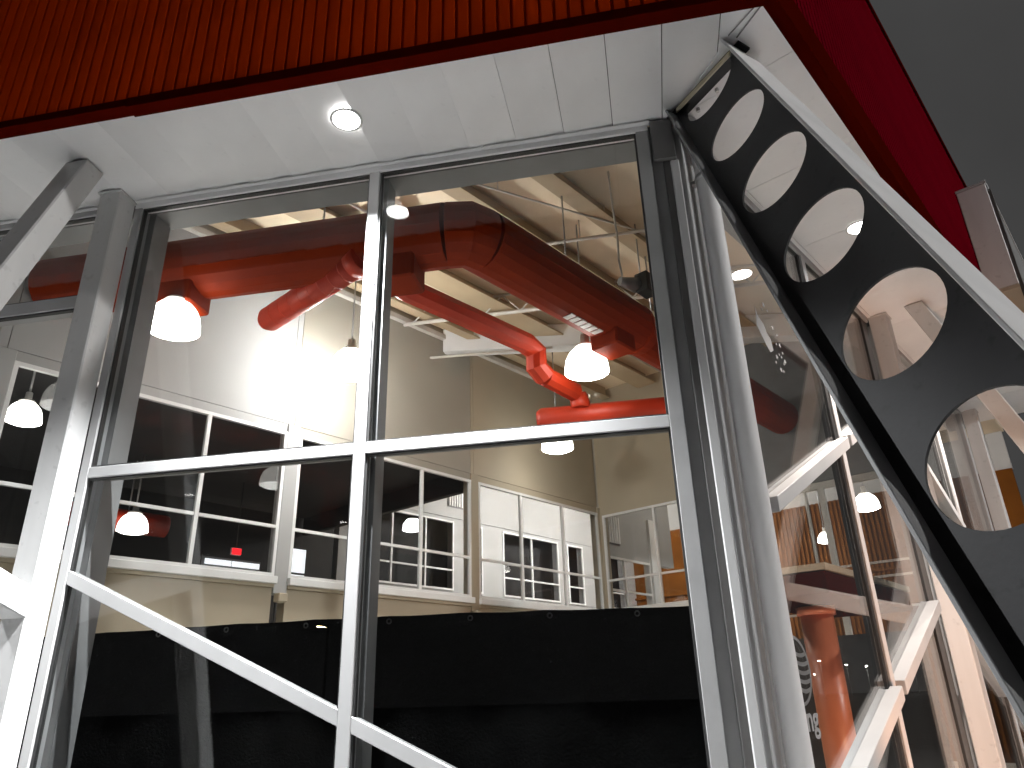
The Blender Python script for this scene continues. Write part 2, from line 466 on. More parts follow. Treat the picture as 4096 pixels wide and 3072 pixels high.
for a0, a1 in ((-3.952, -1.920), (-1.836, 0.192)):
    pane(fa, [(a0, 3.232), (a1, 3.232), (a1, 5.515), (a0, 5.515)], wa)
    gasket_rect(fa, a0, a1, 3.232, 5.515, wa)
    gasket_rect(fa, a0, a1, Z0, 3.153, wa)
for (a0, a1, p, q) in ((-3.952, -1.920, (-3.952, 2.452), (-1.920, 1.524)), (-1.836, 0.192, (-1.836, 1.486), (0.192, 0.559))):
    rect = [(a0, Z0), (a1, Z0), (a1, 3.153), (a0, 3.153)]
    n, c = split_line(p, q)
    pane(fa, clip(rect, n, c - 0.0435), wa)
    pane(fa, clip(rect, (-n[0], -n[1]), -c - 0.0435), wa)
# inner depth of the frames (dark interior cover profiles)
fbox(fa, 'inner_cover', -4.02, -3.90, -0.30, -0.102, Z0, 5.515, 'alu_mid', wa)
fbox(fa, 'inner_cover', -1.915, -1.80, -0.26, -0.102, Z0, 5.515, 'alu_mid', wa)
fbox(fa, 'inner_cover', 0.215, 0.30, -0.26, -0.102, Z0, 5.515, 'alu_mid', wa)
fbox(fa, 'inner_cover', -3.895, -1.92, -0.16, -0.082, 3.17, 3.215, 'alu_mid', wa)
fbox(fa, 'inner_cover', -1.795, 0.21, -0.16, -0.082, 3.17, 3.215, 'alu_mid', wa)

# --- front wall, next bay to the left
wl = thing('glass_wall', fa(-6.3, 0, 0), 'front glass wall left of the white column, with a high crossbar', 'glass wall')
fbox(fa, 'head_frame', -8.5, -4.23, -0.08, 0.015, 5.515, 5.572, 'alu', wl, 0.003)
fbox(fa, 'jamb', -4.30, -4.23, -0.10, 0.013, Z0, 5.515, 'alu', wl, 0.003)
fbox(fa, 'mullion', -6.36, -6.28, -0.10, 0.014, Z0, 5.515, 'alu', wl, 0.003)
fbox(fa, 'jamb', -8.5, -8.43, -0.10, 0.013, Z0, 5.515, 'alu', wl, 0.003)
for a0, a1 in ((-8.43, -6.36), (-6.28, -4.30)):
    fbox(fa, 'transom', a0, a1, -0.14, 0.010, 4.615, 4.725, 'alu', wl, 0.003)
    pane(fa, [(a0, 4.725), (a1, 4.725), (a1, 5.515), (a0, 5.515)], wl)
    pane(fa, [(a0, Z0), (a1, Z0), (a1, 4.615), (a0, 4.615)], wl)
    gasket_rect(fa, a0, a1, Z0, 4.615, wl); gasket_rect(fa, a0, a1, 4.725, 5.515, wl)

# --- side wall, bay 1
wb = thing('glass_wall', fb(2.3, 0, 0), 'side glass wall right of the downpipe, with two slanting braces', 'glass wall')
fbox(fb, 'head_frame', 0.30, 4.37, -0.08, 0.015, 5.500, 5.572, 'alu', wb, 0.003)
fbox(fb, 'jamb', 0.34, 0.60, -0.06, 0.018, Z0, 5.500, 'alu', wb, 0.004)
fbox(fb, 'mullion', 2.40, 2.49, -0.09, 0.014, Z0, 5.500, 'alu', wb, 0.004)
fbox(fb, 'mullion_edge', 2.36, 2.398, -0.09, -0.004, Z0, 5.500, 'gasket', wb)
fbox(fb, 'jamb', 4.165, 4.37, -0.09, -0.01, Z0, 5.500, 'alu_dark', wb)
fbox(fb, 'sill', 0.30, 4.37, -0.10, 0.03, 0.02, Z0, 'alu', wb, 0.003)
B1 = ((0.60, 2.722), (4.165, 4.39)); B2 = ((0.60, 0.79), (4.165, 2.318))
zz = lambda L, a: L[0][1] + (L[1][1] - L[0][1]) * (a - L[0][0]) / (L[1][0] - L[0][0])
for L in (B1, B2):
    brace(fb, (0.60, L[0][1]), (2.40, zz(L, 2.40)), 0.095, wb, -0.08, 0.085)
    brace(fb, (2.49, zz(L, 2.49)), (4.165, L[1][1]), 0.095, wb, -0.08, 0.085)
for a0, a1 in ((0.60, 2.36), (2.49, 4.165)):
    rect = [(a0, Z0), (a1, Z0), (a1, 5.500), (a0, 5.500)]
    n1, c1 = split_line(*B1); n2, c2 = split_line(*B2)
    pane(fb, clip(rect, (-n1[0], -n1[1]), -c1 - 0.048), wb)
    pane(fb, clip(clip(rect, n1, c1 - 0.048), (-n2[0], -n2[1]), -c2 - 0.048), wb)
    pane(fb, clip(rect, n2, c2 - 0.048), wb)
    gasket_rect(fb, a0, a1, Z0, 5.500, wb)

# --- side wall, bay 2 (seen through the lowest holes of the beam)
wc = thing('glass_wall', fb(6.6, 0, 0), 'side glass wall beyond the far white column, with slanting braces', 'glass wall')
fbox(fb, 'head_frame', 4.63, 8.75, -0.08, 0.015, 5.500, 5.572, 'alu', wc, 0.003)
fbox(fb, 'jamb', 4.63, 4.74, -0.09, 0.012, Z0, 5.500, 'alu', wc, 0.003)
fbox(fb, 'mullion', 6.62, 6.71, -0.09, 0.014, Z0, 5.500, 'alu', wc, 0.004)
fbox(fb, 'mullion_edge', 6.58, 6.618, -0.09, -0.004, Z0, 5.500, 'alu_dark', wc)
fbox(fb, 'jamb', 8.60, 8.75, -0.09, 0.012, Z0, 5.500, 'alu', wc, 0.003)
B3 = ((4.74, 4.25), (8.60, 2.45)); B4 = ((4.74, 2.35), (8.60, 0.6))
for L in (B3, B4):
    brace(fb, (4.74, L[0][1]), (6.58, zz(L, 6.58)), 0.095, wc, -0.08, 0.05)
    brace(fb, (6.71, zz(L, 6.71)), (8.60, L[1][1]), 0.095, wc, -0.08, 0.05)
for a0, a1 in ((4.74, 6.58), (6.71, 8.60)):
    rect = [(a0, Z0), (a1, Z0), (a1, 5.500), (a0, 5.500)]
    n1, c1 = split_line(*B3); n2, c2 = split_line(*B4)
    pane(fb, clip(rect, (-n1[0], -n1[1]), -c1 - 0.048), wc)
    pane(fb, clip(clip(rect, n1, c1 - 0.048), (-n2[0], -n2[1]), -c2 - 0.048), wc)
    pane(fb, clip(rect, n2, c2 - 0.048), wc)

# ------------------------------------------------------------------ corner post and downpipe
cp = thing('corner_post', fa(0.40, 0, 0), 'layered grey corner post between the two glass walls', 'post')
fbox(fa, 'recess_strip', 0.287, 0.365, -0.10, -0.02, 0.02, 5.57, 'alu_mid', cp)
fbox(fa, 'post', 0.366, 0.43, -0.20, 0.006, 0.02, 5.57, 'alu_dark', cp, 0.004)
fbox(fa, 'cover_strip', 0.415, 0.475, 0.008, 0.045, 0.02, 5.18, 'alu', cp, 0.006)
fbox(fb, 'cover_strip', 0.020, 0.075, -0.02, 0.050, 0.02, 5.54, 'alu', cp, 0.006)
fbox(fb, 'cover_strip', 0.095, 0.175, -0.05, 0.030, 0.02, 5.54, 'alu', cp, 0.005)
fbox(fb, 'gap_strip', 0.176, 0.338, -0.06, -0.01, 0.02, 5.54, 'alu_mid', cp)
fbox(fa, 'top_block', 0.30, 0.46, 0.012, 0.05, 5.20, 5.56, 'alu_dark', cp, 0.004)

dp = thing('downpipe', fb(0.155, 0.135, 0), 'white round downpipe at the glass corner', 'pipe')
tube('pipe', [fb(0.155, 0.135, 0.05), fb(0.155, 0.135, 5.15), fb(0.14, 0.125, 5.30), fb(0.09, 0.09, 5.45), fb(0.09, 0.09, 5.56)], 0.070, 'pipe_white', dp, 24)
for z in (1.0, 5.05):
    br = tube('bracket', [fb(0.155, 0.135, z - 0.02), fb(0.155, 0.135, z + 0.02)], 0.078, 'alu', dp, 24)
    bar('bracket_arm', fb(0.155, 0.060, z), fb(0.155, 0.02, z), Z, 0.03, 0.05, 'alu', dp)

# ------------------------------------------------------------------ raking support frames
def support(F, a0, label, tie=True, zfoot=0.0):
    root = thing('support_frame', F(a0 + 0.1, 0.1, 0), label, 'column', 'raking support frames')
    fbox(F, 'column', a0, a0 + 0.192, 0.012, 0.205, 0.02, ZS - 0.006, 'steel_white', root, 0.010)
    # raking strut: square tube sloping outwards towards the ground
    k = 0.357
    bm = bmesh.new()
    lo, hi = 0.02, ZS - 0.006
    o_in = lambda z: 0.402 + (ZS - z) * k
    vs = []
    for z in (lo, hi):
        for (a, d) in ((a0, 0), (a0 + 0.196, 0), (a0 + 0.196, 0.192), (a0, 0.192)):
            vs.append(bm.verts.new(F(a, o_in(z) + d, z)))
    for f in ((0, 1, 2, 3), (4, 5, 6, 7), (0, 1, 5, 4), (1, 2, 6, 5), (2, 3, 7, 6), (3, 0, 4, 7)): bm.faces.new([vs[i] for i in f])
    bmesh.ops.bevel(bm, geom=list(bm.edges), offset=0.010, segments=1, affect='EDGES')
    link('strut', bm_mesh(bm, 'strut'), 'steel_white', root)
    # tie bar from column to strut
    t0, t1 = F(a0 + 0.096, 0.15, 2.25), F(a0 + 0.096, 1.50, 2.66)
    bar('tie_bar', t0, t1, F(1, 0, 0) - F(0, 0, 0), 0.186, 0.19, 'steel_white', root, 0.008)
    fbox(F, 'cap_plate', a0 - 0.012, a0 + 0.204, 0.004, 0.215, ZS - 0.022, ZS - 0.006, 'steel_white', root)
    fbox(F, 'base_plate', a0 - 0.06, a0 + 0.25, 0.004, 0.30, 0.003, 0.022, 'alu_mid', root)
    fbox(F, 'foot_plate', a0 - 0.06, a0 + 0.25, o_in(0) - 0.06, o_in(0) + 0.26, 0.003, 0.022, 'alu_mid', root)
    return root
support(fa, -4.214, 'white steel column with raking strut at the left of the front glass')
support(fb, 4.40, 'white steel column and raking strut on the side facade, glowing peach near its foot')
support(fb, 8.80, 'farthest white column on the side facade, seen through the beam holes')

# ------------------------------------------------------------------ cellular beam
AX = Vector((0.0965, -0.4657, -0.8797)).normalized()
Q = Vector((0.6207, -0.6629, 0.419))
Q = (Q - AX * Q.dot(AX)).normalized()
NW = AX.cross(Q).normalized()
T0 = Vector((0.70, -0.318, ZS))
def bw(s, q, n=0.0): return T0 + AX * s + Q * q + NW * n
cb = thing('cellular_beam', bw(6.3, 0), 'slanting pale steel beam with a row of large round holes, its web coloured as in shade', 'beam')
HD, HR, PITCHH, S0 = 0.292, 0.236, 0.735, 0.112
def cut_s(q, zc): # s at which the line q reaches height zc
    return (zc - T0.z - Q.z * q) / AX.z
holes = [S0 + PITCHH * i for i in range(8)]
bm = bmesh.new()
NS = 48
TW = 0.012
def zclamp(s, q):
    lo = cut_s(q, ZS - 0.004); hi = cut_s(q, 0.02)
    return min(max(s, lo), hi)
for side in (-TW / 2, TW / 2):
    for i, c in enumerate(holes):
        a, b = c - PITCHH / 2, c + PITCHH / 2
        ring, outer = [], []
        for j in range(NS):
            th = 2 * math.pi * (j + 0.5) / NS
            ct, st = math.cos(th), math.sin(th)
            hs, hq = c + HR * ct, HR * st
            k = min((PITCHH / 2) / max(abs(ct), 1e-6), HD / max(abs(st), 1e-6))
            os_, oq = c + k * ct, k * st
            ring.append(bm.verts.new(bw(zclamp(hs, hq), hq, side))); outer.append(bm.verts.new(bw(zclamp(os_, oq), oq, side)))
        for j in range(NS):
            f = [ring[j], ring[(j + 1) % NS], outer[(j + 1) % NS], outer[j]]
            try: bm.faces.new(f)
            except ValueError: pass
        # corners of the rectangular cell
        for (sx, sy) in ((1, 1), (-1, 1), (-1, -1), (1, -1)):
            cs, cq = c + sx * PITCHH / 2, sy * HD
            th = math.atan2(cq, cs - c) % (2 * math.pi)
            j = int((th / (2 * math.pi)) * NS - 0.5)
            try: bm.faces.new([outer[j % NS], bm.verts.new(bw(zclamp(cs, cq), cq, side)), outer[(j + 1) % NS]])
            except ValueError: pass
# hole rims
for c in holes:
    ra = [bm.verts.new(bw(zclamp(c + HR * math.cos(2 * math.pi * (j + .5) / NS), HR * math.sin(2 * math.pi * (j + .5) / NS)), HR * math.sin(2 * math.pi * (j + .5) / NS), -TW / 2)) for j in range(NS)]
    rb = [bm.verts.new(bw(zclamp(c + HR * math.cos(2 * math.pi * (j + .5) / NS), HR * math.sin(2 * math.pi * (j + .5) / NS)), HR * math.sin(2 * math.pi * (j + .5) / NS), TW / 2)) for j in range(NS)]
    for j in range(NS): bm.faces.new([ra[j], ra[(j + 1) % NS], rb[(j + 1) % NS], rb[j]])
bmesh.ops.remove_doubles(bm, verts=bm.verts, dist=1e-5)
# solid end below the last hole
add_obox(bm, bw(holes[-1] + PITCHH / 2, -HD, -TW / 2), AX * (cut_s(0, 0.02) - holes[-1] - PITCHH / 2 - 0.1), Q * (2 * HD), NW * TW)
web = link('web', bm_mesh(bm, 'web'), 'beam_shaded', cb)
FT = 0.018
def flange(q0, q1, mat, n0, n1):
    pts = []
    a0, a1 = cut_s(q0, ZS - 0.005), cut_s(q1, ZS - 0.005)
    b0, b1 = cut_s(q0, 0.02), cut_s(q1, 0.02)
    return prism('flange', [bw(a0, q0, n0), bw(a1, q1, n0), bw(b1, q1, n0), bw(b0, q0, n0)], NW * (n1 - n0), mat, cb, 0.003)
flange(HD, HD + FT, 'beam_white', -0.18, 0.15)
flange(-HD - FT, -HD, 'beam_half_shaded', -0.10, 0.10)
# end plate against the soffit and the seat angles
e0, e1 = bw(cut_s(-HD - FT, ZS), -HD - FT), bw(cut_s(HD + FT, ZS), HD + FT)
bar('end_plate', e0 - (e1 - e0).normalized() * 0.04 + Z * -0.014, e1 + (e1 - e0).normalized() * 0.05 + Z * -0.014, NW, 0.10, 0.018, 'beam_shaded', cb)
for n in (0.055,):
    pp = [e0 + (e1 - e0) * k + NW * n + Z * -0.05 for k in (0.12, 0.95)]
    bar('seat_angle', pp[0], pp[1], NW, 0.010, 0.05, 'wall_tan', cb)
for k in (0.25, 0.55, 0.85):
    p = e0 + (e1 - e0) * k + NW * -0.07 + Z * -0.03
    tube('bolt', [p, p - Z * 0.03], 0.014, 'metal', cb, 8, False)
foot = bw(cut_s(0, 0.02), 0)
obox('foot_plate', foot + Vector((-0.35, -0.35, -0.017)), Vector((0.7, 0, 0)), Vector((0, 0.7, 0)), Vector((0, 0, 0.016)), 'alu_mid', cb)

# ------------------------------------------------------------------ downlights in the soffit
def downlight(F, a, off, label, warm=False, power=1.0):
    W_ = DOWNLIGHT_W * (0.20 if warm else 1.0) * power
    p = F(a, off, ZS)
    root = thing('downlight', p, label, 'downlight', 'round downlights in the eave soffit')
    lathe('trim_ring', [(0.098, -0.001), (0.118, -0.004), (0.120, -0.010), (0.104, -0.016), (0.098, -0.010)], p, 'white', root)
    lathe('lens', [(0.0001, -0.020), (0.05, -0.019), (0.085, -0.015), (0.099, -0.008)], p, 'lens_pink' if warm else 'lens', root)
    ld = bpy.data.lights.new('downlight_lamp', 'SPOT')
    ld.energy = W_; ld.spot_size = math.radians(104); ld.spot_blend = 0.85; ld.shadow_soft_size = 0.025
    ld.color = (1.0, 0.88, 0.80) if warm else (0.97, 0.985, 1.0)
    lo = bpy.data.objects.new('lamp', ld); COL.objects.link(lo); lo.parent = root; lo.location = (0, 0, -0.05)
    return root
downlight(fa, -1.90, 0.55, 'round downlight in the front soffit above the mullion')
downlight(fa, -6.40, 0.55, 'round downlight in the front soffit left of the white column', False, 0.7)
downlight(fb, 2.44, 0.57, 'round downlight seen through a hole of the slanting beam', True)
downlight(fb, 6.20, 0.57, 'round downlight at the far end of the side soffit', True)

# ------------------------------------------------------------------ inner walls above the glass
la = fbox(fa, 'lintel_wall', -8.6, 0.26, -0.34, -0.105, 5.525, 7.2, 'alu_mid')
tag(la, 'grey lintel wall above the inside of the front glass', 'wall')
lb = fbox(fb, 'lintel_wall', 0.45, 9.6, -0.34, -0.105, 5.525, 7.2, 'alu_mid')
tag(lb, 'grey lintel wall above the inside of the side glass', 'wall')

# ------------------------------------------------------------------ back wall of the room with its windows
def fc(s, off, z): return fi(s, 6.0 - off, z)          # back wall, off towards the room
def fd(t, off, z): return fi(7.3 - off, 6.0 - t, z)    # end wall, t from the inner corner
SILL, TRAN, HEAD = 3.0, 3.57, 4.77

def window_unit(F, a0, a1, muls, z0, z1, zt, parent, fm='white'):
    fw = 0.04
    bm = bmesh.new()
    for (b0, b1, c0, c1, dd) in ((a0, a1, z1 - fw, z1, 0.03), (a0, a1, z0, z0 + fw, 0.03), (a0, a0 + fw, z0 + fw, z1 - fw, 0.028), (a1 - fw, a1, z0 + fw, z1 - fw, 0.028)):
        o = F(b0, -0.02, c0)
        add_obox(bm, o, F(b1, -0.02, c0) - o, F(b0, dd, c0) - o, F(b0, -0.02, c1) - o)
    w = link('window', bm_mesh(bm, 'window'), fm, parent)
    ed = [a0] + muls + [a1]
    for m in muls: fbox(F, 'mullion', m - 0.022, m + 0.022, -0.02, 0.026, z0 + fw, z1 - fw, fm, w)
    for b0, b1 in zip(ed, ed[1:]):
        fbox(F, 'transom', b0 + 0.03, b1 - 0.03, -0.018, 0.022, zt - 0.018, zt + 0.018, fm, w)
        for c0, c1 in ((z0 + 0.03, zt - 0.018), (zt + 0.018, z1 - 0.03)):
            prism('pane', [F(b0 + 0.02, -0.004, c0), F(b1 - 0.02, -0.004, c0), F(b1 - 0.02, -0.004, c1), F(b0 + 0.02, -0.004, c1)], F(0, 0.006, 0) - F(0, 0, 0), 'glass_in', w)
    return w

wC = thing('interior_wall', fc(1.6, 0, 0), 'long inner wall with a high band of framed windows, bright where a lamp hangs close', 'wall')
cols = [(-3.36, -3.22), (-2.62, -2.43), (0.60, 0.78), (3.86, 4.02), (7.22, 7.30)]
mats = ['wall_tan', 'wall', 'wall_mid', 'wall_tan']
for i, (c0, c1) in enumerate(zip(cols, cols[1:])):
    a0, a1 = c0[1], c1[0]
    fbox(fc, 'wall_panel', a0 - 0.085, a1 + 0.005, -0.15, 0.010, 4.885, 7.2, mats[i], wC)
    fbox(fc, 'wall_panel', a0 + 0.004, a1 - 0.004, -0.15, 0.006, 4.78, 4.880, mats[i], wC)
    fbox(fc, 'wall_panel', a0, a1, -0.15, 0.006, 0.05, 2.86, 'wall_tan' if i != 1 else 'wall_tan', wC)
    fbox(fc, 'sill', a0 - 0.01, a1 + 0.01, -0.10, 0.10, 2.90, 2.985, 'white', wC, 0.006)
    fbox(fc, 'sill_moulding', a0, a1, -0.10, 0.05, 2.862, 2.899, 'wall_tan', wC)
    wd = (a1 - a0) / 3
    muls = [a0 + wd, a0 + 2 * wd] if i else []
    if i == 1: muls = [-1.42, -0.42]
    if i == 2: muls = [1.80, 2.86]
    if i == 3: muls = [5.04, 6.16]
    window_unit(fc, a0, a1, muls, 2.986, HEAD, TRAN, wC)
for i, (a0, a1) in enumerate(cols):
    fbox(fc, 'pilaster', a0, a1, -0.15, 0.035, 2.80, 4.875, 'wall' if i < 3 else 'wall_tan', wC, 0.006)
    fbox(fc, 'wall_strip', a0 + 0.012, a1 - 0.092, -0.15, 0.010, 4.885, 7.2, 'wall' if i < 3 else 'wall_tan', wC)
    fbox(fc, 'bracket', a0 + 0.03, a1 - 0.03, 0.0, 0.12, 2.70, 2.80, 'wall_tan', wC, 0.01)
fbox(fc, 'top_rail', -3.2, 7.2, 0.02, 0.10, 6.98, 7.06, 'conduit', wC)

wD = thing('interior_wall', fd(1.2, 0, 0), 'tan inner end wall with framed windows behind the corner post', 'wall')
fbox(fd, 'wall_panel', 0.02, 2.7, -0.15, 0.006, 4.72, 7.2, 'wall_tan', wD)
fbox(fd, 'wall_panel', 0.02, 2.7, -0.15, 0.006, 0.05, 2.90, 'wall_tan', wD)
fbox(fd, 'sill', 0.02, 2.7, -0.10, 0.10, 2.90, 2.985, 'white', wD, 0.006)
fbox(fd, 'pilaster', 0.0, 0.09, -0.15, 0.03, 2.986, 4.716, 'wall_tan', wD)
fbox(fd, 'pilaster', 2.60, 2.7, -0.15, 0.03, 2.986, 4.716, 'wall_tan', wD)
window_unit(fd, 0.09, 2.60, [1.19, 1.90], 2.986, 4.715, 3.52, wD)

# ------------------------------------------------------------------ added rooms standing in for reflections in the inner windows
def fe(s, off, z): return fi(s, 11.0 - off, z)
wE = thing('interior_wall', fe(10.5, 0, 0), 'bright white wall with dark windows, added as the side facade mirrored in the inner windows', 'wall')  # reflection of the side facade, built as solid wall
fbox(fe, 'wall_panel', 5.0, 16.2, -0.2, 0.0, 5.62, 7.2, 'wall', wE)
fbox(fe, 'wall_panel', 5.0, 16.2, -0.2, 0.0, 0.05, 3.98, 'wall', wE)
wins = [(5.4, 8.3, [6.4, 7.4]), (9.05, 9.30, []), (10.06, 12.35, [11.21]), (12.77, 13.5, []), (14.3, 15.6, [])]
prev = 5.0
for a0, a1, mu in wins:
    fbox(fe, 'wall_panel', prev, a0, -0.2, 0.001, 3.98, 5.62, 'wall', wE)
    window_unit(fe, a0, a1, mu, 3.98, 5.62, 4.45, wE)
    prev = a1
fbox(fe, 'wall_panel', prev, 16.2, -0.2, 0.001, 3.98, 5.62, 'wall', wE)
fbox(fe, 'head_trim', 5.0, 16.2, 0.001, 0.03, 5.70, 5.74, 'wall', wE)
fbox(fe, 'dark_backing', 5.0, 16.2, -0.6, -0.55, 3.5, 6.0, 'wall_dark', wE)

lv = thing('mirrored_vent_grille', fe(8.36, 0.02, 6.0), 'grey louvred vent high on the added mirror-image wall', 'vent')
fbox(fe, 'frame', 8.10, 8.62, 0.002, 0.02, 5.97, 6.45, 'alu_mid', lv)
for k in range(6):
    fbox(fe, 'slat', 8.13 + k * 0.082, 8.17 + k * 0.082, 0.022, 0.05, 5.99, 6.43, 'white', lv)

wX = thing('interior_wall', fc(8.4, 0, 0), 'white wall with low dark windows, added as the long wall mirrored in the end windows', 'wall')  # reflection of the long inner wall, built as solid wall
fbox(fc, 'wall_panel', 7.46, 9.9, -0.15, 0.0, 4.02, 7.2, 'wall', wX)
fbox(fc, 'wall_panel', 7.46, 9.9, -0.15, 0.0, 0.05, 3.0, 'wall', wX)
fbox(fc, 'pilaster', 8.95, 9.2, -0.15, 0.06, 3.0, 4.9, 'white', wX)
window_unit(fc, 7.50, 8.92, [8.0], 3.0, 4.015, 3.4, wX)
lv2 = thing('mirrored_vent_grille', fc(7.75, 0.02, 4.27), 'louvred vent added as a reflection in the tan end wall windows', 'vent')
fbox(fc, 'frame', 7.52, 7.92, 0.002, 0.02, 4.25, 4.80, 'alu_mid', lv2)
for k in range(5):
    fbox(fc, 'slat', 7.54 + k * 0.078, 7.58 + k * 0.078, 0.022, 0.05, 4.27, 4.78, 'white', lv2)

# dark surfaces added to keep the left windows black
dk = fbox(fe, 'dark_stand_in_wall', -6.0, 4.6, -0.2, 0.4, 0.05, 7.2, 'wall_dark')
tag(dk, 'dark wall added behind the left windows to keep them black', 'wall')
dc = prism('dark_stand_in_ceiling', [fi(s, t, 4.95) for s, t in inside_poly(-6.5, 3.83, 6.2, 10.55, 0.36)], Vector((0, 0, 0.12)), 'wall_dark')
tag(dc, 'low dark ceiling added behind the left windows to keep them black', 'ceiling')
dw = prism('dark_stand_in_partition', [fi(3.84, t, z) for t, z in ((6.2, 4.62), (10.55, 4.62), (10.55, 7.2), (6.2, 7.2))], BD * 0.1, 'wall_dark')
tag(dw, 'dark partition edge added behind the middle inner windows', 'wall')
ds = prism('far_end_wall', [fi(16.3, t, z) for t, z in ((0.4, 6.26), (12.3, 6.26), (12.3, 7.2), (0.4, 7.2))], BD * 0.1, 'wall')
tag(ds, 'white strip of wall above the brown cladding', 'wall')

ex = thing('mirrored_exit_sign', fe(1.75, 0.42, 3.85), 'small glowing red exit sign, added as a reflection in the left windows', 'exit sign')  # mirrored sign added as an object behind the glass
P_ex = [fi(1.70, 9.0, 3.79), 0]
obox('face', fi(1.63, 9.0, 3.79), BD * 0.14, BN * 0.03, Z * 0.09, 'exit', ex)
obox('housing', fi(1.62, 9.002, 3.78), BD * 0.16, -BN * 0.03, Z * 0.11, 'white', ex)
tube('stem', [fi(1.70, 9.015, 3.89), fi(1.70, 9.015, 4.95)], 0.008, 'alu_dark', ex, 8)
lt = thing('lit_transom', fi(1.65, 9.0, 3.6), 'bright transom window glowing below the exit sign', 'window')
obox('pane', fi(1.21, 9.0, 3.60), BD * 0.42, BN * 0.02, Z * 0.08, 'lit_white', lt)
obox('pane', fi(1.65, 9.0, 3.60), BD * 0.46, BN * 0.02, Z * 0.08, 'lit_white', lt)
obox('frame', fi(1.17, 9.02, 3.55), BD * 0.98, -BN * 0.03, Z * 0.17, 'alu_mid', lt)
obox('door_leaf', fi(1.17, 9.02, 0.06), BD * 0.98, -BN * 0.05, Z * 3.48, 'alu_mid', lt)
ld2 = thing('lit_doorway', fi(2.8, 9.0, 3.6), 'narrow bright doorway glowing in the dark room', 'doorway')
obox('pane', fi(2.52, 9.0, 3.42), BD * 0.10, BN * 0.02, Z * 0.40, 'lit_white', ld2)
obox('pane', fi(2.67, 9.0, 3.42), BD * 0.27, BN * 0.02, Z * 0.16, 'lit_white', ld2)
obox('pane', fi(2.67, 9.0, 3.62), BD * 0.27, BN * 0.02, Z * 0.38, 'lit_white', ld2)
obox('frame', fi(2.48, 9.02, 0.06), BD * 0.50, -BN * 0.03, Z * 3.98, 'alu_dark', ld2)

# hall beyond, seen through the side glass
bwall = thing('brown_cladding', fi(16.2, 4.5, 0), 'rust brown ribbed wall deep inside, seen through the side glass', 'wall')
obox('sheet', fi(16.2, 0.4, 0.05), -BN * 11.8, BD * 0.08, Z * 6.21, 'brown', bwall)
bm = bmesh.new(); add_obox(bm, Vector((0, 0, 0)), Vector((0.06, 0, 0)), Vector((0, 0.014, 0)), Vector((0, 0, 6.2))); me_rib = bm_mesh(bm, 'cladding_rib'); me_rib.materials.append(M['brown'])
for k in range(64):
    o = bpy.data.objects.new('rib', me_rib); COL.objects.link(o); o.parent = bwall
    o.location = fi(16.17, 1.0 + k * 0.12, 0.06) - wloc(bwall); o.rotation_euler = (0, 0, math.atan2(-BN.y, -BN.x))
for z in (2.2, 4.3):
    obox('rail', fi(16.14, 0.4, z), -BN * 11.8, BD * -0.03, Z * 0.06, 'brown', bwall)
part = thing('glazed_screen', fi(7.4, 1.8, 0), 'pale framed glass screen in front of the brown wall', 'screen')
for t, w in ((3.45, 0.035), (2.12, 0.035), (1.84, 0.09), (0.75, 0.035)):
    obox('post', fi(7.36, t, 0.05), -BN * w, BD * 0.05, Z * 4.4, 'conduit', part)
for z in (2.62, 3.04, 3.24):
    obox('rail', fi(7.37, 0.45, z), -BN * 2.9, BD * 0.03, Z * 0.03, 'conduit', part)
obox('top_rail', fi(7.36, 0.40, 4.45), -BN * 3.2, BD * 0.08, Z * 0.10, 'conduit', part)
obox('bulkhead', fi(7.36, 0.40, 4.56), -BN * 2.9, BD * 0.10, Z * 2.62, 'alu_mid', part)

# ------------------------------------------------------------------ roof structure
def purlin(t, w, label, s0=-6, s1=7.2, z0=6.96):
    a = s0
    # keep inside the front glass wall
    a = max(s0, (0.5 + BN.y * t) / BD.y)
    root = thing('purlin', fi(a, t, z0), label, 'purlin', 'roof purlins under the tan liner')
    obox('web', fi(a, t, z0 + 0.03), BD * (s1 - a), -BN * 0.03, Z * (7.195 - z0 - 0.03), 'purlin', root)
    obox('bottom_flange', fi(a, t - w / 2, z0), BD * (s1 - a), -BN * w, Z * 0.026, 'purlin', root)
purlin(1.05, 0.20, 'tan purlin nearest the side glass wall')
purlin(2.16, 0.22, 'tan purlin crossing the top right of the front glass')
purlin(3.06, 0.20, 'tan purlin just above the main orange duct')
purlin(4.62, 0.38, 'wide tan purlin over the red branch duct')
purlin(5.55, 0.16, 'tan purlin closest to the long inner wall')

bx = fbox(lambda x, o, z: Vector((x, 5.92 + (x + 2.98) * 0.145 - o, z)), 'box_beam', -2.98, 3.6, -0.12, 0.12, 6.77, 7.17, 'white', None, 0.01)
tag(bx, 'white boxed roof beam running across below the ceiling', 'beam')
jst = thing('bar_joist', Vector((-1.2, 5.0, 6.9)), 'pale open web joist with thin diagonal rods', 'joist')
def conduit_pt(x, y0, z): return Vector((x, y0, z))
tube('chord', [Vector((-3.35, 4.95, 6.86)), Vector((2.6, 4.95, 6.86))], 0.03, 'conduit', jst, 8)
tube('chord', [Vector((-3.35, 4.95, 7.16)), Vector((2.6, 4.95, 7.16))], 0.02, 'conduit', jst, 8)
for k in range(10):
    xa = -3.2 + k * 0.55
    tube('diagonal', [Vector((xa, 4.95, 6.87)), Vector((xa + 0.275, 4.95, 7.16))], 0.012, 'conduit', jst, 6)
    tube('diagonal', [Vector((xa + 0.275, 4.95, 7.16)), Vector((xa + 0.55, 4.95, 6.87))], 0.012, 'conduit', jst, 6)
